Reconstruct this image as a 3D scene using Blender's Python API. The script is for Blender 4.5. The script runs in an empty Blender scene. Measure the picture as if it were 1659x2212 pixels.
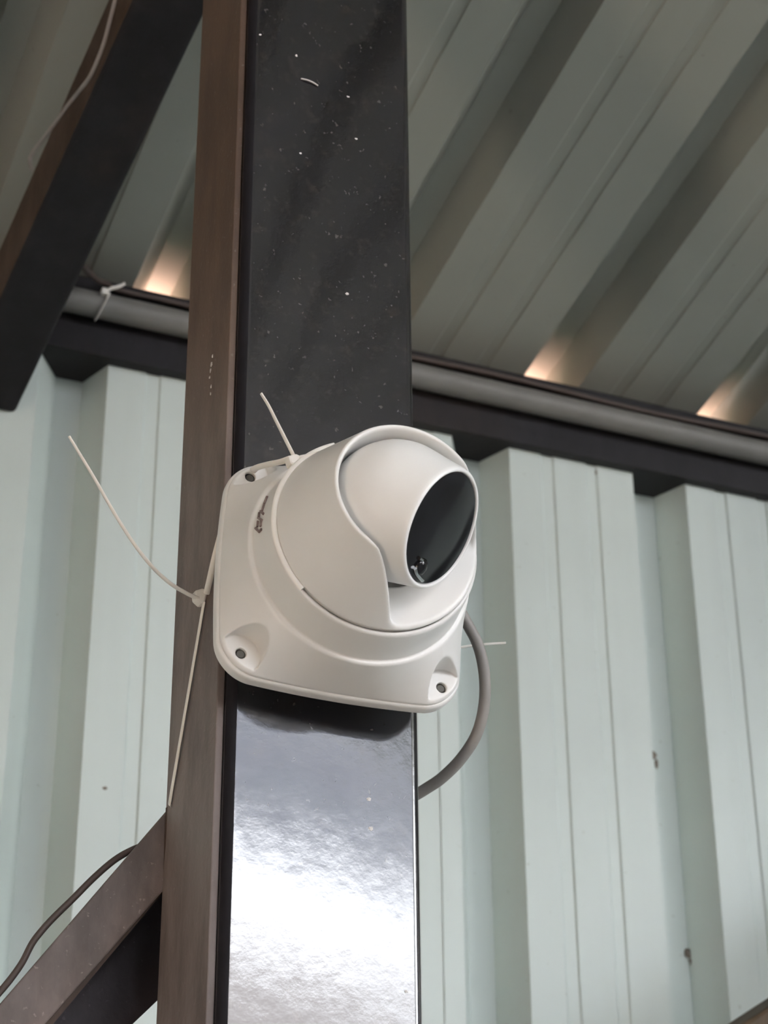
import bpy, bmesh, math, random
import numpy as np
from mathutils import Vector, Matrix

random.seed(7)
SC = bpy.context.scene
COL = SC.collection
R_ = math.radians

# ------------------------------------------------------------------ camera
IMG_W, IMG_H, FPX = 1659.0, 2212.0, 4000.0
AL, PI_, ROLL = R_(24.3), R_(25.6), R_(-0.4)
CAM = np.array([-0.278, -0.8, 1.9])
cF = np.array([math.sin(AL) * math.cos(PI_), math.cos(AL) * math.cos(PI_), math.sin(PI_)])
cR = np.array([math.cos(AL), -math.sin(AL), 0.0])
cU = np.cross(cR, cF)
cR = cR * math.cos(ROLL) + cU * math.sin(ROLL)
cU = np.cross(cR, cF)
cam_data = bpy.data.cameras.new('photo_camera')
cam_data.sensor_fit = 'HORIZONTAL'
cam_data.sensor_width = 36.0
cam_data.lens = 36.0 * FPX / IMG_W
cam_data.clip_start = 0.02
cam_data.clip_end = 300
cam_data.dof.use_dof = True
cam_data.dof.focus_distance = 0.92
cam_data.dof.aperture_fstop = 22.0
cam = bpy.data.objects.new('photo_camera', cam_data)
COL.objects.link(cam)
cam.matrix_world = Matrix(((cR[0], cU[0], -cF[0], CAM[0]), (cR[1], cU[1], -cF[1], CAM[1]),
                           (cR[2], cU[2], -cF[2], CAM[2]), (0, 0, 0, 1)))
SC.camera = cam

# ------------------------------------------------------------------ sky, sun, exposure
world = bpy.data.worlds.new('overcast_sky')
SC.world = world
world.use_nodes = True
wb = world.node_tree.nodes['Background']
wb.inputs['Color'].default_value = (0.91, 0.945, 1.0, 1)
wb.inputs['Strength'].default_value = 17.5
sun_data = bpy.data.lights.new('sun', 'SUN')
sun_data.energy = 85.0
sun_data.angle = R_(1.0)
sun_data.color = (1.0, 0.86, 0.70)
sun = bpy.data.objects.new('sun', sun_data)
COL.objects.link(sun)
sun.rotation_euler = Vector((-0.15, 0.72, 0.75)).to_track_quat('Z', 'Y').to_euler()
sun.location = (0, 8, 8)
SC.view_settings.view_transform = 'Standard'
SC.view_settings.look = 'None'
SC.view_settings.gamma = 1.0
SC.view_settings.use_curve_mapping = False
SC.view_settings.exposure = 0.32


# ------------------------------------------------------------------ helpers
def at(px, py, y):
    """point of the place seen at a pixel, on the vertical plane y = const"""
    d = cF + cR * (px - IMG_W / 2) / FPX - cU * (py - IMG_H / 2) / FPX
    return Vector(CAM + d * ((y - CAM[1]) / d[1]))


def at_x(px, py, x):
    d = cF + cR * (px - IMG_W / 2) / FPX - cU * (py - IMG_H / 2) / FPX
    return Vector(CAM + d * ((x - CAM[0]) / d[0]))


def tag(o, label=None, cat=None, group=None, kind=None):
    if label: o['label'] = label
    if cat: o['category'] = cat
    if group: o['group'] = group
    if kind: o['kind'] = kind
    return o


def empty(name, loc=(0, 0, 0)):
    o = bpy.data.objects.new(name, None)
    o.empty_display_size = 0.05
    o.location = loc
    COL.objects.link(o)
    return o


def link(name, me, m, parent=None):
    o = bpy.data.objects.new(name, me)
    COL.objects.link(o)
    if m is not None and len(me.materials) == 0:
        me.materials.append(m)
    if parent is not None:
        o.parent = parent
    return o


def world_of(p):
    m = Matrix.Identity(4)
    while p is not None:
        m = Matrix.LocRotScale(p.location, p.rotation_euler, None) @ m
        p = p.parent
    return m


def mesh(name, verts, faces, m, parent=None, smooth=False):
    """verts in world space; shifted into the parent's space (parents carry a location and a turn)"""
    inv = world_of(parent).inverted()
    me = bpy.data.meshes.new(name)
    me.from_pydata([tuple(inv @ Vector(v)) for v in verts], [], faces)
    me.validate()
    bm = bmesh.new(); bm.from_mesh(me)
    bmesh.ops.recalc_face_normals(bm, faces=bm.faces)
    bm.to_mesh(me); bm.free()
    if smooth:
        me.polygons.foreach_set('use_smooth', [True] * len(me.polygons))
    return link(name, me, m, parent)


def auto_smooth(o, ang=35):
    me = o.data
    me.polygons.foreach_set('use_smooth', [True] * len(me.polygons))
    bm = bmesh.new(); bm.from_mesh(me)
    for e in bm.edges:
        if len(e.link_faces) == 2 and e.calc_face_angle(0) > R_(ang):
            e.smooth = False
    bm.to_mesh(me); bm.free()


def bevel(o, w, seg=2, ang=30):
    b = o.modifiers.new('soft_edges', 'BEVEL')
    b.width = w; b.segments = seg; b.limit_method = 'ANGLE'; b.angle_limit = R_(ang)
    b.harden_normals = False
    return o


def prism(name, poly, axis_vec, m, parent=None):
    """closed polygon (3D points) swept along a vector"""
    n = len(poly)
    a = [Vector(p) for p in poly]
    b = [p + Vector(axis_vec) for p in a]
    faces = [tuple(range(n)), tuple(range(2 * n - 1, n - 1, -1))]
    faces += [(i, (i + 1) % n, n + (i + 1) % n, n + i) for i in range(n)]
    return mesh(name, a + b, faces, m, parent)


def box(name, lo, hi, m, parent=None):
    x0, y0, z0 = lo; x1, y1, z1 = hi
    return prism(name, [(x0, y0, z0), (x1, y0, z0), (x1, y1, z0), (x0, y1, z0)], (0, 0, z1 - z0), m, parent)


def smooth_path(pts, n=12):
    """Catmull-Rom through the points"""
    P = [Vector(p) for p in pts]
    P = [P[0] * 2 - P[1]] + P + [P[-1] * 2 - P[-2]]
    out = []
    for i in range(1, len(P) - 2):
        p0, p1, p2, p3 = P[i - 1], P[i], P[i + 1], P[i + 2]
        for k in range(n):
            t = k / n
            out.append(0.5 * ((2 * p1) + (p2 - p0) * t + (2 * p0 - 5 * p1 + 4 * p2 - p3) * t * t +
                              (3 * p1 - p0 - 3 * p2 + p3) * t ** 3))
    out.append(P[-2])
    return out


def tube(name, path, rad, m, parent=None, seg=12, flat=1.0, up=None):
    """round (or flattened) cord along a path; rad number or list"""
    n = len(path)
    verts, faces = [], []
    ref = Vector(up) if up is not None else Vector((0.31, 0.2, 0.93))
    prev = None
    for i, p in enumerate(path):
        t = (path[min(i + 1, n - 1)] - path[max(i - 1, 0)]).normalized()
        if prev is None or up is not None:
            a = t.cross(ref).normalized()
        else:
            a = (prev - t * prev.dot(t)).normalized()
        prev = a
        b = t.cross(a).normalized()
        r = rad[i] if isinstance(rad, (list, tuple)) else rad
        for k in range(seg):
            an = 2 * math.pi * k / seg
            verts.append(p + a * (r * math.cos(an)) + b * (r * flat * math.sin(an)))
    for i in range(n - 1):
        for k in range(seg):
            k2 = (k + 1) % seg
            faces.append((i * seg + k, i * seg + k2, (i + 1) * seg + k2, (i + 1) * seg + k))
    faces.append(tuple(range(seg)))
    faces.append(tuple((n - 1) * seg + k for k in range(seg)))
    o = mesh(name, verts, faces, m, parent)
    auto_smooth(o, 50)
    return o


def lathe(name, prof, origin, axis, m, parent=None, seg=96, ang=28):
    """profile of (height along axis, radius) turned about an axis"""
    ax = Vector(axis).normalized()
    a = ax.orthogonal().normalized(); b = ax.cross(a)
    o = Vector(origin)
    verts, faces = [], []
    rings = []
    for h, r in prof:
        if r < 1e-6:
            rings.append([len(verts)]); verts.append(o + ax * h)
        else:
            rings.append(list(range(len(verts), len(verts) + seg)))
            for k in range(seg):
                an = 2 * math.pi * k / seg
                verts.append(o + ax * h + a * (r * math.cos(an)) + b * (r * math.sin(an)))
    for A, B in zip(rings[:-1], rings[1:]):
        for k in range(seg):
            k2 = (k + 1) % seg
            if len(A) == 1 and len(B) == 1: continue
            if len(A) == 1: faces.append((A[0], B[k], B[k2]))
            elif len(B) == 1: faces.append((A[k], A[k2], B[0]))
            else: faces.append((A[k], A[k2], B[k2], B[k]))
    ob = mesh(name, verts, faces, m, parent)
    auto_smooth(ob, ang)
    return ob


# ------------------------------------------------------------------ implicit surfaces (moulded plastic)
def smax(a, b, k):
    h = np.clip(0.5 + 0.5 * (a - b) / k, 0, 1)
    return b + (a - b) * h + k * h * (1 - h)


def smin(a, b, k):
    return -smax(-a, -b, k)


def surface(name, f, lo, hi, h, m, parent=None, place=lambda u, v, w: (u, v, w)):
    lo = np.array(lo, float); hi = np.array(hi, float)
    n = np.ceil((hi - lo) / h).astype(int) + 1
    ax = [lo[i] + h * np.arange(n[i]) for i in range(3)]
    X, Y, Z = np.meshgrid(*ax, indexing='ij', sparse=True)
    V = f(X, Y, Z)
    S = V < 0
    nx, ny, nz = S.shape
    cnt = np.zeros((nx - 1, ny - 1, nz - 1), np.int8)
    for i in (0, 1):
        for j in (0, 1):
            for k in (0, 1):
                cnt += S[i:nx - 1 + i, j:ny - 1 + j, k:nz - 1 + k]
    act = (cnt > 0) & (cnt < 8)
    idx = -np.ones(act.shape, np.int64)
    cells = np.argwhere(act)
    idx[act] = np.arange(len(cells))
    P = np.zeros((len(cells), 3)); C = np.zeros(len(cells))
    ci, cj, ck = cells.T
    corners = [(i, j, k) for i in (0, 1) for j in (0, 1) for k in (0, 1)]
    for a in corners:
        for d in range(3):
            if a[d]: continue
            b = list(a); b[d] = 1
            va = V[ci + a[0], cj + a[1], ck + a[2]]; vb = V[ci + b[0], cj + b[1], ck + b[2]]
            cr = (va < 0) != (vb < 0)
            t = np.where(cr, va / np.where(cr, va - vb, 1), 0)
            q = np.tile(np.array(a, float), (len(cells), 1)); q[:, d] = t
            P += q * cr[:, None]; C += cr
    P = lo + (cells + P / C[:, None]) * h
    # pull the vertices onto the surface
    e = h * 0.15
    for _ in range(3):
        v = f(P[:, 0], P[:, 1], P[:, 2])
        g = np.stack([(f(P[:, 0] + e * (d == 0), P[:, 1] + e * (d == 1), P[:, 2] + e * (d == 2)) -
                       f(P[:, 0] - e * (d == 0), P[:, 1] - e * (d == 1), P[:, 2] - e * (d == 2))) / (2 * e)
                      for d in range(3)], 1)
        st = v / np.maximum((g ** 2).sum(1), 0.2)
        P -= g * np.clip(st, -h * .5, h * .5)[:, None]
    faces = []
    for d in range(3):
        d1, d2 = (d + 1) % 3, (d + 2) % 3
        sl0 = [slice(1, -1)] * 3; sl1 = [slice(1, -1)] * 3
        sl0[d] = slice(0, -1); sl1[d] = slice(1, None)
        A = S[tuple(sl0)]; B = S[tuple(sl1)]
        for flip, msk in ((False, A & ~B), (True, B & ~A)):
            q = np.argwhere(msk)
            base = q.copy()
            for dd in range(3):
                if dd != d: base[:, dd] += 1
            def cid(o1, o2):
                c = base.copy(); c[:, d1] -= o1; c[:, d2] -= o2
                return idx[c[:, 0], c[:, 1], c[:, 2]]
            quad = np.stack([cid(1, 1), cid(0, 1), cid(0, 0), cid(1, 0)], 1)
            if flip: quad = quad[:, ::-1]
            faces.append(quad)
    Fq = np.concatenate(faces)
    Fq = Fq[(Fq >= 0).all(1)]
    me = bpy.data.meshes.new(name)
    W = np.stack(place(P[:, 0], P[:, 1], P[:, 2]), 1)
    me.vertices.add(len(W)); me.vertices.foreach_set('co', W.ravel())
    me.loops.add(len(Fq) * 4); me.loops.foreach_set('vertex_index', Fq.ravel().astype(np.int32))
    me.polygons.add(len(Fq))
    me.polygons.foreach_set('loop_start', np.arange(0, len(Fq) * 4, 4, dtype=np.int32))
    me.polygons.foreach_set('use_smooth', np.ones(len(Fq), bool))
    me.update(calc_edges=True)
    me.validate()
    bm = bmesh.new(); bm.from_mesh(me)
    bmesh.ops.recalc_face_normals(bm, faces=bm.faces)
    bm.to_mesh(me); bm.free()
    return link(name, me, m, parent)


# ------------------------------------------------------------------ materials
class NT:
    def __init__(self, name):
        self.m = bpy.data.materials.new(name); self.m.use_nodes = True
        self.t = self.m.node_tree; self.b = self.t.nodes['Principled BSDF']
        self.tc = self.t.nodes.new('ShaderNodeTexCoord')

    def n(self, kind, **kw):
        nd = self.t.nodes.new(kind)
        for k, v in kw.items():
            if k in nd.inputs: nd.inputs[k].default_value = v
            else: setattr(nd, k, v)
        return nd

    def l(self, a, b):
        self.t.links.new(a, b)

    def noise(self, scale, detail=4, stretch=(1, 1, 1), rough=0.55):
        mp = self.n('ShaderNodeMapping')
        mp.inputs['Scale'].default_value = stretch
        self.l(self.tc.outputs['Object'], mp.inputs['Vector'])
        nz = self.n('ShaderNodeTexNoise')
        nz.inputs['Scale'].default_value = scale; nz.inputs['Detail'].default_value = detail
        nz.inputs['Roughness'].default_value = rough
        self.l(mp.outputs['Vector'], nz.inputs['Vector'])
        return nz.outputs['Fac']

    def ramp(self, fac, stops):
        r = self.n('ShaderNodeValToRGB')
        el = r.color_ramp.elements
        while len(el) < len(stops): el.new(0.5)
        for e_, (p, c) in zip(el, stops):
            e_.position = p; e_.color = (*c, 1) if len(c) == 3 else c
        self.l(fac, r.inputs['Fac'])
        return r.outputs['Color']

    def mix(self, fac, a, b):
        mx = self.n('ShaderNodeMix'); mx.data_type = 'RGBA'
        for s, v in ((0, fac), (6, a), (7, b)):
            if hasattr(v, 'node'): self.l(v, mx.inputs[s])
            else: mx.inputs[s].default_value = v if s == 0 else (*v, 1)
        return mx.outputs[2]

    def bump(self, h, strength, dist):
        bp = self.n('ShaderNodeBump')
        bp.inputs['Strength'].default_value = strength; bp.inputs['Distance'].default_value = dist
        self.l(h, bp.inputs['Height'])
        self.l(bp.outputs['Normal'], self.b.inputs['Normal'])
        return bp

    def base(self, c):
        if hasattr(c, 'node'): self.l(c, self.b.inputs['Base Color'])
        else: self.b.inputs['Base Color'].default_value = (*c, 1)
        return self

    def rough(self, r):
        if hasattr(r, 'node'): self.l(r, self.b.inputs['Roughness'])
        else: self.b.inputs['Roughness'].default_value = r
        return self


def m_plain(name, c, rough=0.5, metal=0.0, ior=1.45, var=0.12, scale=60):
    t = NT(name)
    f = t.noise(scale)
    d = tuple(x * (1 - var) for x in c); u = tuple(min(1, x * (1 + var)) for x in c)
    t.base(t.ramp(f, [(0.3, d), (0.7, u)])).rough(rough)
    t.b.inputs['Metallic'].default_value = metal
    t.b.inputs['IOR'].default_value = ior
    return t


def m_sheet(name, c, streak=(1, 1, 0.08)):
    t = NT(name)
    f1 = t.noise(3.0, 5, (1, 1, 1))
    f2 = t.noise(26.0, 4, streak)
    f3 = t.noise(120.0, 3)
    a = t.ramp(f1, [(0.35, tuple(x * 0.93 for x in c)), (0.65, tuple(min(1, x * 1.04) for x in c))])
    b = t.mix(t.ramp(f2, [(0.45, (0, 0, 0)), (0.85, (0.35, 0.35, 0.35))]), a, tuple(x * 0.82 for x in c))
    d = t.mix(t.ramp(f3, [(0.71, (0, 0, 0)), (0.76, (0.5, 0.5, 0.5))]), b, (c[0] * .55, c[1] * .52, c[2] * .45))
    t.base(d).rough(0.42)
    t.b.inputs['IOR'].default_value = 1.45
    t.bump(t.noise(9.0, 2), 0.06, 0.01)
    return t.m


def m_black_paint(name):
    t = NT(name)
    f1 = t.noise(7.0, 6, (1, 1, 0.6), 0.62)
    f2 = t.noise(140.0, 5, (1, 1, 1), 0.7)
    f3 = t.noise(260.0, 3)
    a = t.ramp(f1, [(0.35, (0.007, 0.007, 0.009)), (0.58, (0.012, 0.012, 0.016)), (0.72, (0.028, 0.029, 0.038))])
    b = t.mix(t.ramp(f2, [(0.54, (0, 0, 0)), (0.68, (0.6, 0.6, 0.6))]), a, (0.042, 0.033, 0.028))
    c = t.mix(t.ramp(f3, [(0.68, (0, 0, 0)), (0.73, (0.7, 0.7, 0.7))]), b, (0.10, 0.095, 0.09))
    t.base(c)
    t.rough(t.ramp(f1, [(0.3, (0.085,) * 3), (0.75, (0.17,) * 3)]))
    t.b.inputs['IOR'].default_value = 1.78
    mx = t.n('ShaderNodeMath', operation='ADD')
    g1 = t.n('ShaderNodeMath', operation='MULTIPLY'); g1.inputs[1].default_value = 1.0
    t.l(t.noise(20.0, 3, (1, 1, 0.22)), g1.inputs[0])
    g2 = t.n('ShaderNodeMath', operation='MULTIPLY'); g2.inputs[1].default_value = 0.16
    t.l(t.noise(85.0, 5), g2.inputs[0])
    t.l(g1.outputs[0], mx.inputs[0]); t.l(g2.outputs[0], mx.inputs[1])
    t.bump(mx.outputs[0], 0.14, 0.004)
    return t.m


def m_rusty(name, dark=(0.085, 0.063, 0.056), mid=(0.150, 0.115, 0.102), rust=(0.155, 0.085, 0.050), rough=0.55):
    t = NT(name)
    f1 = t.noise(9.0, 6, (1, 1, 0.35), 0.6)
    f2 = t.noise(5.0, 5, (1, 1, 0.25), 0.6)
    f3 = t.noise(320.0, 3)
    a = t.ramp(f1, [(0.32, dark), (0.66, mid)])
    b = t.mix(t.ramp(f2, [(0.52, (0, 0, 0)), (0.68, (0.65, 0.65, 0.65))]), a, rust)
    f4 = t.noise(34.0, 6, (1, 1, 0.4), 0.65)
    b = t.mix(t.ramp(f4, [(0.40, (0.55, 0.55, 0.55)), (0.60, (0, 0, 0))]), b, tuple(x * 0.5 for x in dark))
    c = t.mix(t.ramp(f3, [(0.66, (0, 0, 0)), (0.73, (0.45, 0.45, 0.45))]), b, tuple(min(1, x * 1.9) for x in mid))
    t.base(c).rough(rough)
    t.b.inputs['Specular IOR Level'].default_value = 0.3
    t.bump(f3, 0.25, 0.001)
    return t.m


def m_plate(name):
    """brown primer: darker and browner high up on the post, paler and greyer below"""
    t = NT(name)
    f1 = t.noise(9.0, 6, (1, 1, 0.35), 0.6)
    f3 = t.noise(320.0, 3)
    lowc = t.ramp(f1, [(0.32, (0.175, 0.145, 0.136)), (0.66, (0.28, 0.24, 0.228))])
    hic = t.ramp(f1, [(0.32, (0.082, 0.053, 0.040)), (0.66, (0.155, 0.098, 0.064))])
    sp = t.n('ShaderNodeSeparateXYZ'); t.l(t.tc.outputs['Object'], sp.inputs[0])
    ad = t.n('ShaderNodeMath', operation='MULTIPLY_ADD'); ad.inputs[1].default_value = 0.5
    t.l(t.noise(4.0, 4), ad.inputs[0]); t.l(sp.outputs['Z'], ad.inputs[2])
    mr = t.n('ShaderNodeMapRange'); mr.inputs['From Min'].default_value = 2.35; mr.inputs['From Max'].default_value = 2.72
    t.l(ad.outputs[0], mr.inputs['Value'])
    a = t.mix(mr.outputs[0], lowc, hic)
    f4 = t.noise(30.0, 6, (1, 1, 0.3), 0.65)
    a = t.mix(t.ramp(f4, [(0.38, (0.5, 0.5, 0.5)), (0.58, (0, 0, 0))]), a, (0.055, 0.036, 0.030))
    c = t.mix(t.ramp(f3, [(0.65, (0, 0, 0)), (0.73, (0.45, 0.45, 0.45))]), a, (0.27, 0.23, 0.21))
    t.base(c).rough(0.55); t.b.inputs['Specular IOR Level'].default_value = 0.35
    t.bump(f3, 0.25, 0.001)
    return t.m


M = {}
M['wall_sheet'] = m_sheet('wall_sheet_paint', (0.575, 0.65, 0.625))
M['roof_sheet'] = m_sheet('roof_sheet_paint', (0.30, 0.312, 0.282), (1, 0.08, 1))
M['black'] = m_black_paint('black_gloss_paint')
M['matte_edge'] = m_plain('matte_black_edge', (0.011, 0.010, 0.013), 0.7, 0, 1.3, 0.2, 80).m
M['dark_steel'] = m_rusty('dark_primer', (0.008, 0.0075, 0.010), (0.014, 0.013, 0.0165), (0.026, 0.017, 0.013), 0.55)
M['rust'] = m_rusty('brown_primer', (0.125, 0.101, 0.094), (0.205, 0.170, 0.160), (0.16, 0.085, 0.048))
M['plate'] = m_plate('graded_brown_primer')  # tone graded by height: dark brown above, paler grey-brown below
M['brown_dark'] = m_rusty('dark_brown_steel', (0.060, 0.040, 0.030), (0.105, 0.072, 0.056), (0.13, 0.068, 0.034), 0.6)
M['brace_back'] = m_rusty('dull_purple_primer', (0.060, 0.052, 0.060), (0.095, 0.083, 0.093), (0.10, 0.07, 0.055), 0.55)
M['umber'] = m_rusty('umber_steel', (0.07, 0.045, 0.022), (0.11, 0.07, 0.036), (0.13, 0.075, 0.03), 0.6)
M['white'] = m_plain('white_plastic', (0.75, 0.735, 0.71), 0.34, 0, 1.5, 0.02, 30).m
M['eye'] = m_plain('lighter_white_plastic', (0.82, 0.81, 0.79), 0.32, 0, 1.5, 0.015, 30).m  # eyeball plastic set a lighter tone than the housing
M['tie'] = m_plain('white_nylon', (0.80, 0.77, 0.72), 0.4, 0, 1.5, 0.02, 30).m
M['screw'] = m_plain('dull_screw', (0.10, 0.095, 0.085), 0.45, 0.6).m
M['pipe'] = m_plain('grey_conduit', (0.165, 0.162, 0.152), 0.5, 0, 1.5, 0.10, 40).m
M['cable'] = m_plain('grey_cable', (0.27, 0.25, 0.235), 0.5, 0, 1.5, 0.08, 50).m
M['brown_cable'] = m_plain('brown_cable', (0.075, 0.055, 0.048), 0.55).m
M['twine'] = m_plain('pale_twine', (0.34, 0.32, 0.31), 0.8).m
M['fleck'] = m_plain('pale_fleck', (0.62, 0.60, 0.58), 0.6).m
M['mud'] = m_plain('mud', (0.17, 0.145, 0.12), 0.9, 0, 1.45, 0.3, 200).m
M['ink'] = m_plain('worn_print', (0.25, 0.19, 0.18), 0.6, 0, 1.45, 0.3, 400).m
M['floor'] = m_plain('concrete_floor', (0.24, 0.228, 0.21), 0.8, 0, 1.45, 0.15, 4).m
M['red_bounce'] = m_plain('bounce_paving_red', (0.68, 0.43, 0.36), 0.9, 0, 1.45, 0.15, 3).m
M['facade'] = m_plain('grey_facade', (0.155, 0.158, 0.18), 0.85, 0, 1.45, 0.06, 3).m
M['paving'] = m_plain('bounce_paving_grey', (0.46, 0.40, 0.365), 0.9, 0, 1.45, 0.15, 3).m
M['grass'] = m_plain('dull_grass', (0.15, 0.17, 0.10), 0.9, 0, 1.45, 0.3, 3).m
M['blocker'] = m_plain('sky_blocker_green', (0.05, 0.07, 0.04), 0.9, 0, 1.45, 0.3, 3).m
M['brick'] = m_plain('brick_red', (0.22, 0.13, 0.09), 0.85, 0, 1.45, 0.2, 8).m
M['render'] = m_plain('pale_render', (0.35, 0.355, 0.36), 0.85, 0, 1.45, 0.06, 3).m
t = NT('black_glass'); f_ = t.noise(60.0, 5); t.base(t.ramp(f_, [(0.35, (0.005, 0.005, 0.006)), (0.7, (0.016, 0.017, 0.020))]))
t.rough(0.10); t.b.inputs['IOR'].default_value = 1.42; M['glass'] = t.m
t = NT('highlight_silver'); t.base((0.55, 0.56, 0.56)).rough(0.15); t.b.inputs['Metallic'].default_value = 1.0; M['highlight'] = t.m
t = NT('translucent_sheet')
tr = t.n('ShaderNodeBsdfTranslucent'); tr.inputs['Color'].default_value = (0.50, 0.51, 0.56, 1)
t.l(tr.outputs[0], t.t.nodes['Material Output'].inputs['Surface']); M['poly'] = t.m
t = NT('added_light_translucent')
tr = t.n('ShaderNodeBsdfTranslucent'); tr.inputs['Color'].default_value = (0.25, 0.255, 0.26, 1)  # added sheet in the roof, passes extra light onto the camera
t.l(tr.outputs[0], t.t.nodes['Material Output'].inputs['Surface']); M['poly_roof'] = t.m

# ------------------------------------------------------------------ the setting
PITCH, DEPTH = 0.2, 0.040
PROF = [(0.0, 0), (0.034, 0), (0.0362, .0017), (0.0477, .0017), (0.049, 0), (0.084, 0), (0.0862, .0017),
        (0.0967, .0017), (0.098, 0), (0.138, 0), (0.1625, DEPTH), (0.1875, DEPTH)]


def profile(x0, a, b):
    """points (x, depth) of the trapezoid sheet between x = a and x = b; a rib period starts at x0"""
    pts = []
    k0 = math.floor((a - x0) / PITCH) - 1
    k1 = math.ceil((b - x0) / PITCH) + 1
    allp = [(x0 + k * PITCH + px, d) for k in range(k0, k1) for px, d in PROF]
    def ev(x):
        for (xa, da), (xb, db) in zip(allp[:-1], allp[1:]):
            if xa <= x <= xb: return da + (db - da) * (x - xa) / max(xb - xa, 1e-9)
        return 0
    pts.append((a, ev(a)))
    pts += [p for p in allp if a + 1e-5 < p[0] < b - 1e-5]
    pts.append((b, ev(b)))
    return pts


def sheet(name, pts, fn, rows, m, parent):
    """fn(x, depth, row) -> world point"""
    verts, faces = [], []
    n = len(pts)
    for r in rows:
        for x, d in pts: verts.append(fn(x, d, r))
    for i in range(len(rows) - 1):
        for k in range(n - 1):
            faces.append((i * n + k, i * n + k + 1, (i + 1) * n + k + 1, (i + 1) * n + k))
    o = mesh(name, verts, faces, m, parent)
    s = o.modifiers.new('thickness', 'SOLIDIFY'); s.thickness = 0.0007; s.offset = 0
    return o


WALL_Y, WALL_TOP, WALL_X0 = 0.600, 2.7318, 0.0868
wall_back = tag(empty('wall_back', (0.4, WALL_Y, 0)), 'pale grey ribbed metal wall behind the post', None, None, 'structure')
seam = 0.4055
wall_panels = []
for i, (a, b) in enumerate([(-2.6, -1.595), (-1.595, -0.595), (-0.595, seam + .012), (seam, 1.406), (1.405, 2.406), (2.405, 3.406), (3.405, 4.40)]):
    lap = -0.0012 if i % 2 else 0.0
    wall_panels.append(sheet('sheet_panel', profile(WALL_X0, a, b),
          lambda x, d, z, lap=lap: (x, WALL_Y + d + lap, z + (0.0009 * math.sin(x * 41) + 0.0006 * math.sin(x * 97) if z > 2.6 else 0)),
          [0.0, WALL_TOP], M['wall_sheet'], wall_back))

SLOPE = R_(14.0)
TS = math.tan(SLOPE)
BEAM_Y = 0.586
ROOF_Z = 2.8078
roof_z = lambda y: ROOF_Z + (BEAM_Y - y) * TS
ceiling = tag(empty('ceiling', (0.4, 0, 3.0)), 'sloping ribbed metal roof sheets overhead', None, None, 'structure')
for i, (a, b) in enumerate([(-2.6, -1.26), (-1.26, -0.26), (-0.26, 0.74), (0.74, 1.74), (1.74, 2.74), (2.74, 4.3)]):
    up = 0.0010 if i % 2 else 0.0
    fn = lambda x, d, y, up=up: (x, y + (d + up) * math.sin(SLOPE), roof_z(y) + (d + up) * math.cos(SLOPE))
    if i == 1:      # unseen translucent sheet added in this roof run, lights the camera from above
        sheet('sheet_panel', profile(0.1625, a, b), fn, [-0.95, 0.2, 0.72], M['roof_sheet'], ceiling)
        sheet('added_light_sheet', profile(0.1625, a, b), fn, [-2.15, -0.95], M['poly_roof'], ceiling)
        sheet('sheet_panel', profile(0.1625, a, b), fn, [-5.9, -2.15], M['roof_sheet'], ceiling)
    else:
        sheet('sheet_panel', profile(0.1625, a, b), fn, [-5.9, -2.5, 0.2, 0.72], M['roof_sheet'], ceiling)

tag(box('floor', (-2.6, -5.9, -0.08), (4.3, 0.66, 0.0), M['floor']), 'grey concrete floor under the shed roof', None, None, 'structure')
tag(box('ground', (-30, -40, -0.25), (34, 30, -0.12), M['grass']), 'dull grassy ground around the shed', None, None, 'structure')
tag(box('bounce_paving_back', (-2.2, 0.70, -0.119), (4.2, 4.2, -0.06), M['red_bounce']), 'unseen reddish paving added behind the shed to bounce warm sun', None, None, 'structure')  # added reflector, throws the warm glow into the roof ribs
tag(box('sky_blocker', (-20, 9.0, -0.1), (26, 9.4, 4.4), M['blocker']), 'unseen dark green slab added far behind the shed to block low sky', None, None, 'structure')  # added slab, keeps low sky light out of the roof ribs
tag(box('bounce_paving_left', (-7.0, -6.0, -0.119), (-2.76, 0.69, -0.06), M['paving']), 'unseen paving added beside the shed to bounce warm fill light', None, None, 'structure')  # added reflector, feeds warm light through the gap in the left wall
def gable(name, x, pts, m, parent=None, th=0.13):
    return prism(name, [(x, y, z) for y, z in pts], (th, 0, 0), m, parent)
RT = lambda y: roof_z(y) - 0.002
wl = tag(empty('wall_left', (-2.7, -2.6, 0)), 'unseen brick side wall of the shed with a gap added for warm light', None, None, 'structure')
DY0, DY1 = -2.12, -1.68      # gap added to let in warm fill light from the left
gable('wall_piece', -2.75, [(-5.9, 0), (DY0, 0), (DY0, 2.1), (-5.9, 2.1)], M['brick'], wl)
gable('wall_piece', -2.75, [(DY1, 0), (0.60, 0), (0.60, 2.1), (DY1, 2.1)], M['brick'], wl)
gable('wall_piece', -2.75, [(-5.9, 2.1), (0.60, 2.1), (0.60, RT(0.60)), (-5.9, RT(-5.9))], M['brick'], wl)
wr = tag(empty('wall_right', (4.37, -2.6, 0)), 'rendered side wall of the shed with an opening', None, None, 'structure')
box('wall_piece', (4.31, -5.9, 0.0), (4.44, 0.66, 1.8), M['render'], wr)
RY0, RY1 = -4.8, -2.4
gable('pier', 4.31, [(RY1, 1.8), (0.66, 1.8), (0.66, RT(0.66)), (RY1, RT(RY1))], M['render'], wr)
gable('pier', 4.31, [(-5.9, 1.8), (RY0, 1.8), (RY0, RT(RY0)), (-5.9, RT(-5.9))], M['render'], wr)
OX0, OX1, OZ0 = -0.5, 4.2, 2.85
fw = tag(empty('wall_front', (0, -5.9, 0)), 'front wall of the shed with a high opening', None, None, 'structure')
box('wall_piece', (-2.62, -5.98, 0.0), (4.3, -5.86, OZ0), M['render'], fw)
box('pier', (-2.62, -5.98, OZ0), (OX0, -5.86, 4.42), M['brick'], fw)
box('pier', (OX1, -5.98, OZ0), (4.3, -5.86, 4.42), M['render'], fw)
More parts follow.
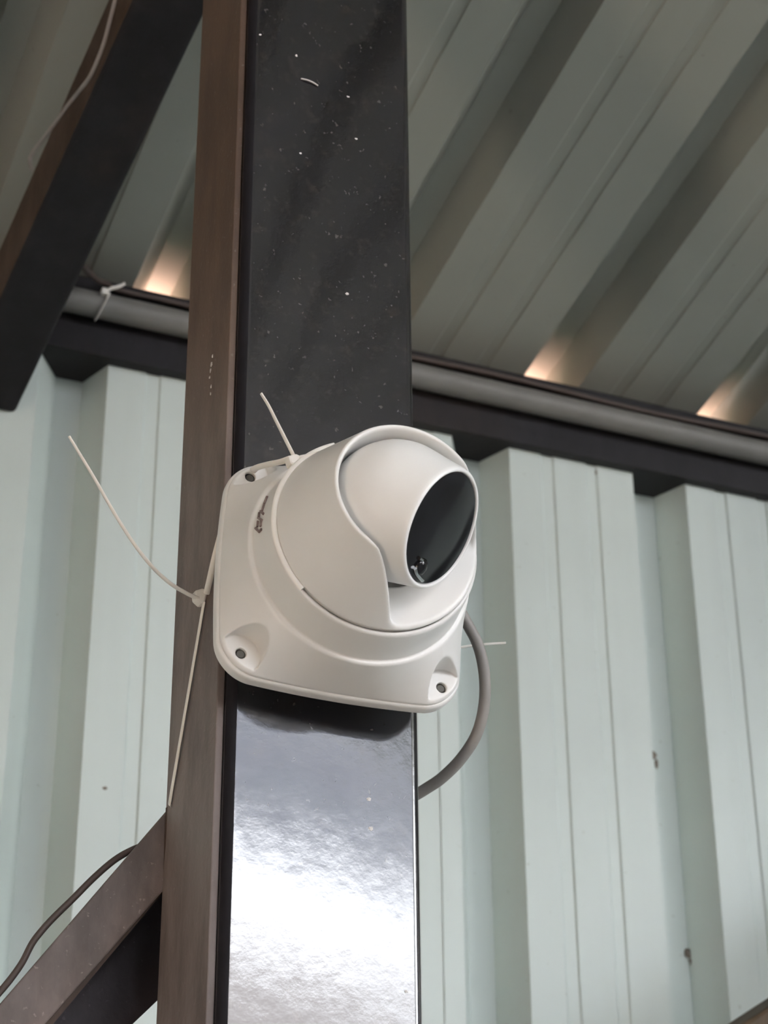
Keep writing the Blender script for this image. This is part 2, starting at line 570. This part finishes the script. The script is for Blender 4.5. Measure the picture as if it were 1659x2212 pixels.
box('sky_dimmer_sheet', (OX0, -5.93, 3.80), (OX1, -5.925, 4.40), M['poly'], fw)  # added unseen sheet, dims the upper part of the post's sky reflection
tag(box('added_building', (-16, -17, -0.1), (24, -14, 5.25), M['facade']), 'unseen grey building added across the yard to bound the sky reflection', 'building')  # added building, its top edge ends the bright reflection on the post

# ------------------------------------------------------------------ steel frame
def rounded_rect(x0, x1, y0, y1, r, n=7):
    pts = []
    for cx, cy, a0 in ((x1 - r, y0 + r, -90), (x1 - r, y1 - r, 0), (x0 + r, y1 - r, 90), (x0 + r, y0 + r, 180)):
        for k in range(n + 1):
            an = R_(a0 + 90 * k / n)
            pts.append((cx + r * math.cos(an), cy + r * math.sin(an)))
    return pts


PX0, PX1, PY1 = 0.0005, 0.1027, 0.0805
post = tag(empty('steel_post', (0.05, 0.04, 0.0)), 'upright black painted steel post carrying the white camera', 'post')
front = prism('tube', [(x, y, 0.0) for x, y in rounded_rect(PX0, PX1, 0, PY1, 0.0055)], (0, 0, 2.918), M['black'], post)
front.data.materials.append(M['matte_edge'])
for pl in front.data.polygons:
    if -0.97 < pl.normal.x < -0.12 and pl.normal.y < -0.1: pl.material_index = 1  # corner made matte so its highlight vanishes and the strip stays dark
auto_smooth(front, 40)
side = box('side_plate', (-0.0035, 0.0062, 0.0), (0.0004, PY1, 2.915), M['plate'], post)
bevel(side, 0.0006, 2)
side['label'] = 'rusty brown left face of the post'

beam = tag(prism('eave_beam', [(-2.6, BEAM_Y, 2.7298), (-2.6, 0.642, 2.7298), (-2.6, 0.642, roof_z(0.642) - .0006), (-2.6, BEAM_Y, roof_z(BEAM_Y) - .0006)],
           (6.9, 0, 0), M['dark_steel']), 'dark steel beam along the top of the ribbed wall', 'beam')
bevel(beam, 0.0012, 2)

# strut from the post's back up high, sloping down to the wall
A = Vector((0.00773, 0.5985, 2.66191)); D = Vector((0.08372, -0.92615, 0.36775)); D.normalize()
SW, SH = 0.053, 0.064
tmax = (A.y - 0.0835) / -D.y
def strut_pt(dx, dz, t): return A + Vector((dx, 0, dz)) + D * t
verts = []
for dx, dz in ((0, 0), (-SW, 0), (-SW, SH), (0, SH)):
    verts += [strut_pt(dx, dz, 0), strut_pt(dx, dz, tmax)]
strut = mesh('diagonal_strut', verts, [(0, 2, 4, 6), (7, 5, 3, 1), (0, 1, 3, 2), (2, 3, 5, 4), (4, 5, 7, 6), (6, 7, 1, 0)], M['dark_steel'])
strut.data.materials.append(M['brown_dark'])
for pl in strut.data.polygons:
    if pl.normal.x < -0.7: pl.material_index = 1  # left face given a lighter brown than the other faces
bevel(strut, 0.004, 3)
tag(strut, 'dark square steel strut sloping from the post down to the wall, upper left', 'strut')

# knee brace at lower left: a folded section, brown front flange and dark back flange
def P(px, py, y): return at(px, py, y)
brace = tag(empty('knee_brace', tuple(P(360, 1900, 0.09))), 'rusty brown diagonal brace at lower left, joining the post', 'brace')
YB = 0.0800
def ext(a, b, s0, s1): return a + (b - a) * s0, a + (b - a) * s1
u0, u1 = ext(P(366, 1735, YB), P(45, 2110, YB), 0.0, 3.2)
l0, l1 = ext(P(359, 1908, YB), P(100, 2203, YB), 0.0, 3.6)
u0.x = max(u0.x, 0.0); l0.x = max(l0.x, 0.0)
fl = prism('flange', [u0, u1, l1, l0], (0, 0.0035, 0), M['rust'], brace); bevel(fl, 0.0008, 2)
YB2 = 0.125
b0, b1 = ext(P(349, 2153, YB2), P(287, 2212, YB2), -0.6, 12)
ub0 = Vector((u0.x, YB2, u0.z)); ub1 = Vector((u1.x, YB2, u1.z))
nrm = Vector((-(u1 - u0).z, 0, (u1 - u0).x)).normalized()
if nrm.z > 0: nrm = -nrm
IN = nrm * 0.022
bx_ = Vector((0.03, 0, 0))
bd0 = (b1 - b0).normalized(); bd1 = (ub1 - ub0).normalized()
bf = prism('flange', [ub0 + IN - bd1 * .04, ub1 + IN, b1, b0 - bd0 * .03], (0, 0.0035, 0), M['brace_back'], brace); bevel(bf, 0.0008, 2)
w0 = u0 + IN + Vector((0, .0035, 0)); w1_ = u1 + IN + Vector((0, .0035, 0))
wb_ = prism('web', [w0, w1_, w1_ + nrm * .0035, w0 + nrm * .0035], (0, YB2 - YB - .0035, 0), M['brown_dark'], brace)
weld = tube('weld_bead', smooth_path([P(364, 1745, YB - .001) + Vector((0.001, 0, 0)), P(361, 1825, YB - .001) + Vector((0.001, 0, 0)), P(359, 1905, YB - .001) + Vector((0.001, 0, 0))], 8), 0.0024, M['brown_dark'], brace, 8)

# umber brace whose corner shows at lower right, running up to a second post
post2 = tag(prism('steel_post', [(x, y, 0.0) for x, y in rounded_rect(1.36, 1.46, 0.36, 0.44, 0.005)], (0, 0, 2.84), M['black']),
            'second black steel post farther along the wall', 'post')
q0 = P(1604, 2212, 0.40); q1 = P(1659, 2176, 0.40)
dq = (q1 - q0).normalized()
e0 = q0 + dq * ((1.295 - q0.x) / dq.x); e1 = q0 - dq * ((q0.z - 0.9) / dq.z)
nq = Vector((dq.z, 0, -dq.x))
ub = prism('diagonal_brace', [e0, e1, e1 + nq * .06, e0 + nq * .06], (0, 0.04, 0), M['umber']); bevel(ub, 0.003, 2)
tag(ub, 'umber brown brace corner showing at the bottom right', 'brace')

# ------------------------------------------------------------------ conduit and its cable
PIPE_Y, PIPE_Z, PIPE_R = 0.5735, 2.7705, 0.0118
pipe = tag(tube('conduit_pipe', [Vector((x, PIPE_Y, PIPE_Z + (0.0012 - .0045 * max(0, (x - .15)) ** 1.0 * .6))) for x in np.linspace(-2.4, 4.2, 60)], PIPE_R, M['pipe'], None, 24),
           'grey plastic conduit pipe running along the dark eave beam', 'pipe')
pts = []
for i, x in enumerate(np.linspace(0.085, 4.2, 90)):
    pts.append(Vector((x, BEAM_Y - .0042 + .0006 * math.sin(x * 23), 2.7965 - .003 * max(0, x - .15) + .0012 * math.sin(x * 17))))
lead = [at(176, 570, 0.50), at(192, 588, 0.535), at(212, 606, 0.56), at(232, 613, 0.578)]
cab = tube('thin_cable', smooth_path(lead + pts, 4), 0.0026, M['brown_cable'], None, 10)
tag(cab, 'thin brown cable lying along the top of the grey conduit', 'cable')


def strap_ring(name, c, ax_x, rad, m, parent, a0=0, a1=360, w=0.0016, th=0.5):
    path = [Vector((c.x + ax_x(a), c.y + rad * math.cos(R_(a)), c.z + rad * math.sin(R_(a)))) for a in np.linspace(a0, a1, 40)]
    return tube(name, path, w, m, parent, 8, th, (1, 0, 0))


pc = Vector((at(222, 645, PIPE_Y).x, PIPE_Y, PIPE_Z + .001))
tie_c = tag(empty('cable_tie', tuple(pc)), 'small white cable tie round the conduit at upper left', 'cable tie', 'white cable ties')
strap_ring('strap', pc, lambda a: 0.0045 * math.sin(R_(a)), PIPE_R + 0.0007, M['tie'], tie_c, 0, 360, 0.0017)
hp = at(225, 632, PIPE_Y - PIPE_R)
hd = box('head', (hp.x - .003, hp.y - .004, hp.z - .003), (hp.x + .003, hp.y + .003, hp.z + .003), M['tie'], tie_c); bevel(hd, .0008, 2)
tube('tail', smooth_path([at(226, 630, PIPE_Y - .0135), at(238, 624, PIPE_Y - .0150), at(250, 621, PIPE_Y - .016), at(262, 617, PIPE_Y - .017), at(270, 612, PIPE_Y - .018)], 6), 0.0017, M['tie'], tie_c, 8, 0.55)

lf_n = D.cross(Vector((0, 0, 1))).normalized()
def on_left_face(px, py, lift):
    d = Vector(cF + cR * (px - IMG_W / 2) / FPX - cU * (py - IMG_H / 2) / FPX)
    c0 = A + Vector((-SW, 0, 0))
    p = Vector(CAM) + d * ((c0 - Vector(CAM)).dot(lf_n) / d.dot(lf_n))
    return p - d.normalized() * lift
tw2 = [on_left_face(px, py, 0.004) for px, py in ((256, -30), (247, 10), (238, 45), (226, 90), (212, 128), (193, 168), (168, 200), (143, 232), (122, 262), (96, 296), (74, 325), (65, 345), (68, 366))]
tag(tube('twine', smooth_path(tw2, 8), 0.0017, M['twine'], None, 7), 'pale frayed twine hanging along the upper left strut', 'string')

# ------------------------------------------------------------------ the camera on the post
CO = Vector((0.05194, -0.0115, 2.26528))          # middle of the box's back
CA = Vector((-0.06482, -0.99368, 0.09162)); CU_ = Vector((0.99643, -0.06944, -0.04812)); CV_ = Vector((0.05418, 0.08817, 0.99463))
cctv = tag(empty('security_camera', tuple(CO)), 'white turret security camera on a square mounting box strapped to the post', 'camera')
cctv.rotation_euler = Matrix(((CU_.x, -CA.x, CV_.x), (CU_.y, -CA.y, CV_.y), (CU_.z, -CA.z, CV_.z))).to_euler()
to_local = lambda u, v, w: (u, -w, v)
def loc(u, v, w): return CO + CU_ * u + CV_ * v + CA * w
HW, HH, CV = 0.0643, 0.0622, 0.0     # half sizes of the box


def bowed(u, v, hw, hh):
    # sides bow outwards a little
    bx = 0.0035 * (1 - np.clip(np.abs(v - CV) / hh, 0, 1) ** 2); by = 0.0035 * (1 - np.clip(np.abs(u) / hw, 0, 1) ** 2)
    rc = 0.0172
    qx = np.abs(u) - (hw - .0035 + bx - rc); qy = np.abs(v - CV) - (hh - .0035 + by - rc)
    return np.hypot(np.maximum(qx, 0), np.maximum(qy, 0)) + np.minimum(np.maximum(qx, qy), 0) - rc


def f_plate(u, v, w):
    return smax(bowed(u, v, HW, HH), np.abs(w - 0.0046) - 0.0044, 0.003)


PCX, PCY = 0.0512, 0.0496


def f_base(u, v, w):
    rho = np.hypot(u, v)
    s = np.clip((w - 0.010) / 0.0262, 0, 1)
    side = bowed(u, v, HW - .0012, HH - .0012) * (1 - s) + (rho - 0.0572) * s
    cov = smax(side, w - 0.0362, 0.0014)
    pock = np.maximum(np.hypot(np.abs(u) - PCX - .001, np.abs(v) - PCY - .001) - 0.0105, 0.0118 - w)
    cov = smax(cov, -pock, 0.0008)
    hole = np.maximum(np.hypot(np.abs(u) - PCX, np.abs(v) - PCY) - 0.0027, 0.0090 - w)
    cov = smax(cov, -hole, 0.0005)
    col = smax((rho - (0.0550 - (w - 0.0362) * 0.135)) * 0.98, w - 0.0578, 0.0022)
    d = np.minimum(cov, col)
    bore = np.maximum(rho - 0.0500, 0.048 - w)
    d = smax(d, -bore, 0.0012)
    return smax(d, 0.0080 - w, 0.0008)


GN = Vector((0.5843, -0.6307, -0.5107)).normalized()         # way the lens looks (world)
tx, ty = GN.dot(CU_), GN.dot(CV_)
tl = math.hypot(tx, ty); tx, ty = tx / tl, ty / tl
SLOT = 0.0338


def f_housing(u, v, w):
    rho = np.hypot(u, v)
    body = (rho - (0.0506 - 0.3560 * (w - 0.06))) * 0.94
    body = smax(body, np.minimum(rho - 0.0495, 0.0594 - w), 0.0010)
    body = smax(body, w - 0.1015, 0.0012)
    body = smax(body, 0.0500 - w, 0.0008)
    tau = u * tx + v * ty; sig = -u * ty + v * tx
    dist = np.where(tau > 0, np.abs(sig), rho)
    cut = smax(dist - SLOT, 0.0615 - w, 0.006)
    cut = smin(cut, np.maximum(rho - 0.0288, 0.045 - w), 0.0010)
    return smax(body, -cut, 0.0022)


surface('base_plate', f_plate, (-.069, -.067, -.003), (.069, .067, .0115), 0.0008, M['white'], cctv, to_local)
surface('mounting_box', f_base, (-.068, -.066, 0.006), (.068, .066, .0595), 0.0007, M['white'], cctv, to_local)
surface('housing', f_housing, (-.057, -.057, 0.048), (.057, .057, .1040), 0.00062, M['white'], cctv, to_local)
for sx in (-1, 1):
    for sy in (-1, 1):
        lathe('screw', [(0.0, 0.0), (0.0, .0027), (0.0012, .0027), (0.0018, .0018), (0.0018, 0.0)],
              loc(sx * PCX, sy * PCY, 0.0088), CA, M['screw'], cctv, 20)

EY = loc(0, 0, 0.0833)
RE = 0.0332
prof = [(-RE, 0.0)]
for k in range(1, 30):
    an = R_(-90 + 94 * k / 29)
    prof.append((RE * math.sin(an), RE * math.cos(an)))
prof += [(0.0070, 0.0325), (0.0125, 0.0315), (0.018, 0.0306), (0.0225, 0.0300), (0.0248, 0.0297), (0.0262, 0.0293), (0.0270, 0.0286),
         (0.0271, 0.0279), (0.0267, 0.0273), (0.0257, 0.0271), (0.0240, 0.0270), (0.0240, 0.0)]
eye = lathe('eyeball', prof, EY, GN, M['eye'], cctv, 128, 60)
glass = lathe('lens_glass', [(0.0242, 0.0), (0.0242, 0.0270), (0.0256, 0.0270), (0.0265, 0.0265), (0.0272, 0.021), (0.0277, 0.014), (0.0279, 0.006), (0.0279, 0.0)], EY, GN, M['glass'], cctv, 96, 40)
glass['label'] = 'glossy black round lens cover'
# small lamp lens low on the glass
ga = GN.orthogonal()
gr = (Vector((cR[0], cR[1], cR[2])) - GN * Vector(cR).dot(GN)).normalized()
gu = (Vector((cU[0], cU[1], cU[2])) - GN * Vector(cU).dot(GN)).normalized()
def on_glass(px, py):
    d = Vector(cF + cR * (px - IMG_W / 2) / FPX - cU * (py - IMG_H / 2) / FPX)
    c0 = EY + GN * 0.0276
    tt = (c0 - Vector(CAM)).dot(GN) / d.dot(GN)
    return Vector(CAM) + d * tt
lc = on_glass(910, 1225)
led = lathe('lamp_lens', [(-0.001, 0.0), (-0.001, .0042), (0.0004, .0042), (0.0012, .0034), (0.0019, .0020), (0.0022, 0.0)], lc, GN, M['glass'], glass, 32, 60)
tube('highlight_arc', smooth_path([on_glass(897, 1228), on_glass(900, 1238), on_glass(906, 1247), on_glass(913, 1254)], 6), 0.0009, M['highlight'], glass, 8)  # bright arcs stand in for highlights on the lamp lens
tube('highlight_arc', smooth_path([on_glass(905, 1206), on_glass(910, 1209), on_glass(916, 1214)], 4), 0.0010, M['highlight'], glass, 8)

# worn print on the collar
def on_collar(px, py, lift=0.0004):
    d = cF + cR * (px - IMG_W / 2) / FPX - cU * (py - IMG_H / 2) / FPX
    lo_, hi_ = 0.5, 1.1
    tt = 0.55
    for k in range(3000):
        p = CAM + d * tt
        q_ = Vector(p) - CO; u, v, w = q_.dot(CU_), q_.dot(CV_), q_.dot(CA)
        val = float(f_base(np.array(u), np.array(v), np.array(w)))
        if val < lift: break
        tt += max(val * 0.5, 0.00005)
    return Vector(p)
strokes = [((577, 1073), (571, 1088)), ((570, 1090), (566, 1104)), ((563, 1104), (569, 1110)), ((560, 1108), (559, 1118)), ((558, 1119), (566, 1124)),
           ((557, 1126), (556, 1138)), ((564, 1122), (563, 1137)), ((552, 1141), (560, 1149)), ((560, 1149), (565, 1143))]
for a, b in strokes:
    tube('print_mark', [on_collar(*a), on_collar((a[0] + b[0]) / 2, (a[1] + b[1]) / 2), on_collar(*b)], 0.0007, M['ink'], cctv, 6)

# grey lead leaving the box on the right and going back behind the post
cable = tube('lead', smooth_path([at(985, 1305, 0.010), at(1008, 1345, 0.012), at(1033, 1395, 0.016), at(1046, 1455, 0.020), at(1046, 1520, 0.025), at(1030, 1585, 0.032),
              at(995, 1640, 0.042), at(955, 1680, 0.053), at(920, 1704, 0.062), at(890, 1722, 0.068)], 8), 0.0031, M['cable'], cctv, 14)
cable['label'] = 'grey cable looping from the camera box behind the post'

# ------------------------------------------------------------------ cable ties
# tie in the groove of the camera
t2 = tag(empty('cable_tie', tuple(at(636, 985, -0.058))), 'white cable tie round the camera neck, tail pointing up', 'cable tie', 'white cable ties')
RW, RR = 0.0589, 0.0512
ring = [loc(RR * math.cos(R_(a)), RR * math.sin(R_(a)), RW) for a in np.linspace(116, 225, 40)]
tube('strap', ring, 0.0017, M['tie'], t2, 8, 0.5, tuple(CA))
hc = ring[0]
hw = at(638, 988, -0.060)
hd = prism('head', [at(622, 984, -.063), at(640, 978, -.063), at(660, 988, -.063), at(648, 1006, -.063), at(628, 1003, -.063)], (0, 0.006, 0), M['tie'], t2); bevel(hd, .0012, 2)
tube('strap', smooth_path([at(628, 990, -.060), at(605, 998, -.052), at(580, 1003, -.042), at(555, 1010, -.030), at(545, 1018, -.012), at(540, 1020, 0.0)], 6), [0.0018] * 31, M['tie'], t2, 8, 0.6)
tube('stub', smooth_path([at(650, 993, -.062), at(668, 988, -.064), at(686, 982, -.066), at(699, 978, -.067)], 6), [0.0024 - .00006 * i for i in range(19)], M['tie'], t2, 10, 0.8)
tube('tail', smooth_path([at(634, 984, -.0615), at(618, 952, -.060), at(596, 908, -.058), at(580, 876, -.057), at(564, 850, -.056)], 8),
     [0.00115 - .00001 * i for i in range(33)], M['tie'], t2, 8, 0.7)

# tie round the post with the long tail on the left
t1 = tag(empty('cable_tie', tuple(at(433, 1286, 0.03))), 'white cable tie round the post, long curved tail reaching left', 'cable tie', 'white cable ties')
hd = prism('head', [at(421, 1275, .028), at(441, 1269, .028), at(448, 1284, .028), at(443, 1304, .028), at(434, 1304, .028), at(422, 1292, .028)], (0, 0.006, 0), M['tie'], t1); bevel(hd, .001, 2)
tube('tail', smooth_path([at(428, 1293, .029), at(400, 1280, .027), at(365, 1258, .024), at(325, 1220, .020), at(285, 1168, .016), at(245, 1105, .012), at(205, 1035, .008), at(172, 980, .005), at(149, 942, .003)], 8),
     [0.0014 - .000009 * i for i in range(65)], M['tie'], t1, 8, 0.6)
tube('strap', [at_x(441 - 75 * s, 1300 + 437 * s, -0.0046 - .0003 * math.sin(s * 3)) for s in np.linspace(0, 1, 14)] + [Vector((0.012, 0.0830, at_x(366, 1737, -.0046).z - .006))],
     0.0017, M['tie'], t1, 8, 0.4, (1, 0, 0.05))
tube('strap', smooth_path([at(446, 1282, .024), at(453, 1252, .015), at(461, 1216, .008), at(470, 1180, 0.004), at(484, 1130, .003), at(500, 1090, .003)], 6), 0.0016, M['tie'], t1, 8, 0.5)

# clipped tie end on the right behind the lead
t3 = tag(empty('cable_tie', tuple(at(1040, 1392, .03))), 'short white cable tie end poking out right of the grey lead', 'cable tie', 'white cable ties')
tube('tail', smooth_path([at(985, 1400, .032), at(1010, 1396, .031), at(1045, 1392, .030), at(1092, 1389, .029)], 5), 0.0009, M['tie'], t3, 8, 0.7)

# cable sagging off the knee brace
tag(tube('brace_cable', smooth_path([at(328, 1822, .096), at(292, 1833, .093), at(250, 1856, .091), at(205, 1894, .089), at(157, 1942, .088), at(120, 1978, .087), at(94, 2006, .087), at(70, 2037, .086), at(48, 2079, .086), at(22, 2116, .085), at(-15, 2160, .085), at(-60, 2210, .085), at(-140, 2300, .085)], 8),
     0.0017, M['brown_cable'], None, 8), 'dark cable bowing off the upper edge of the knee brace', 'cable')


# ------------------------------------------------------------------ small dirt
def blob(name, p, sx, sy, sz, m, parent):
    bm = bmesh.new()
    bmesh.ops.create_icosphere(bm, subdivisions=2, radius=1)
    for v in bm.verts:
        s = 1 + 0.35 * random.uniform(-1, 1)
        v.co = Vector((v.co.x * sx * s, v.co.y * sy * s, v.co.z * sz * s))
    me = bpy.data.meshes.new(name); bm.to_mesh(me); bm.free()
    o = link(name, me, m, parent)
    off = Vector((0, 0, 0)); q = parent
    while q is not None: off += q.location; q = q.parent
    o.location = Vector(p) - off
    return o


for px, py, y, sx, sz in ((1411, 1631, .600, .0035, .0045), (1418, 1650, .601, .0015, .005), (1488, 2060, .6375, .004, .005), (1494, 2078, .637, .003, .003), (1587, 1729, .600, .002, .002),
                          (1585, 1752, .600, .002, .003), (226, 1703, .600, .002, .0014), (222, 1115, .606, .004, .0012), (1288, 1021, .600, .0015, .003)):
    blob('mud_speck', at(px, py, y), sx, 0.0012, sz, M['mud'], wall_panels[3] if px > 940 else wall_panels[2])
for px, py, sx, sz in ((640, 120, .0008, .0007), (750, 635, .0011, .0008), (752, 209, .001, .0005), (797, 1726, .0011, .0009), (801, 1790, .0012, .0010), (649, 331, .0008, .0006), (770, 300, .001, .0005), (562, 75, .0008, .0006), (878, 2142, .0010, .0007)):
    blob('paint_fleck', at(px, py, 0), sx, 0.0003, sz, M['fleck'], post)
tube('lint_thread', smooth_path([at(650, 170, -.0006), at(664, 173, -.0012), at(676, 178, -.001), at(687, 185, -.0006)], 5), 0.0005, M['fleck'], post, 6)
for px, py, s in ((457, 787, .0012), (455, 800, .0010), (453, 815, .0008), (456, 835, .0008), (455, 850, .0007), (459, 770, .0008)):
    p = at_x(px, py, -0.0036)
    blob('paint_fleck', p, 0.0003, s, s * 1.3, M['fleck'], post)
tube('lint_thread', smooth_path([at(84, 523, .50) , at(92, 540, .50), at(103, 551, .50), at(118, 556, .50)], 5), 0.0006, M['fleck'], strut, 6)
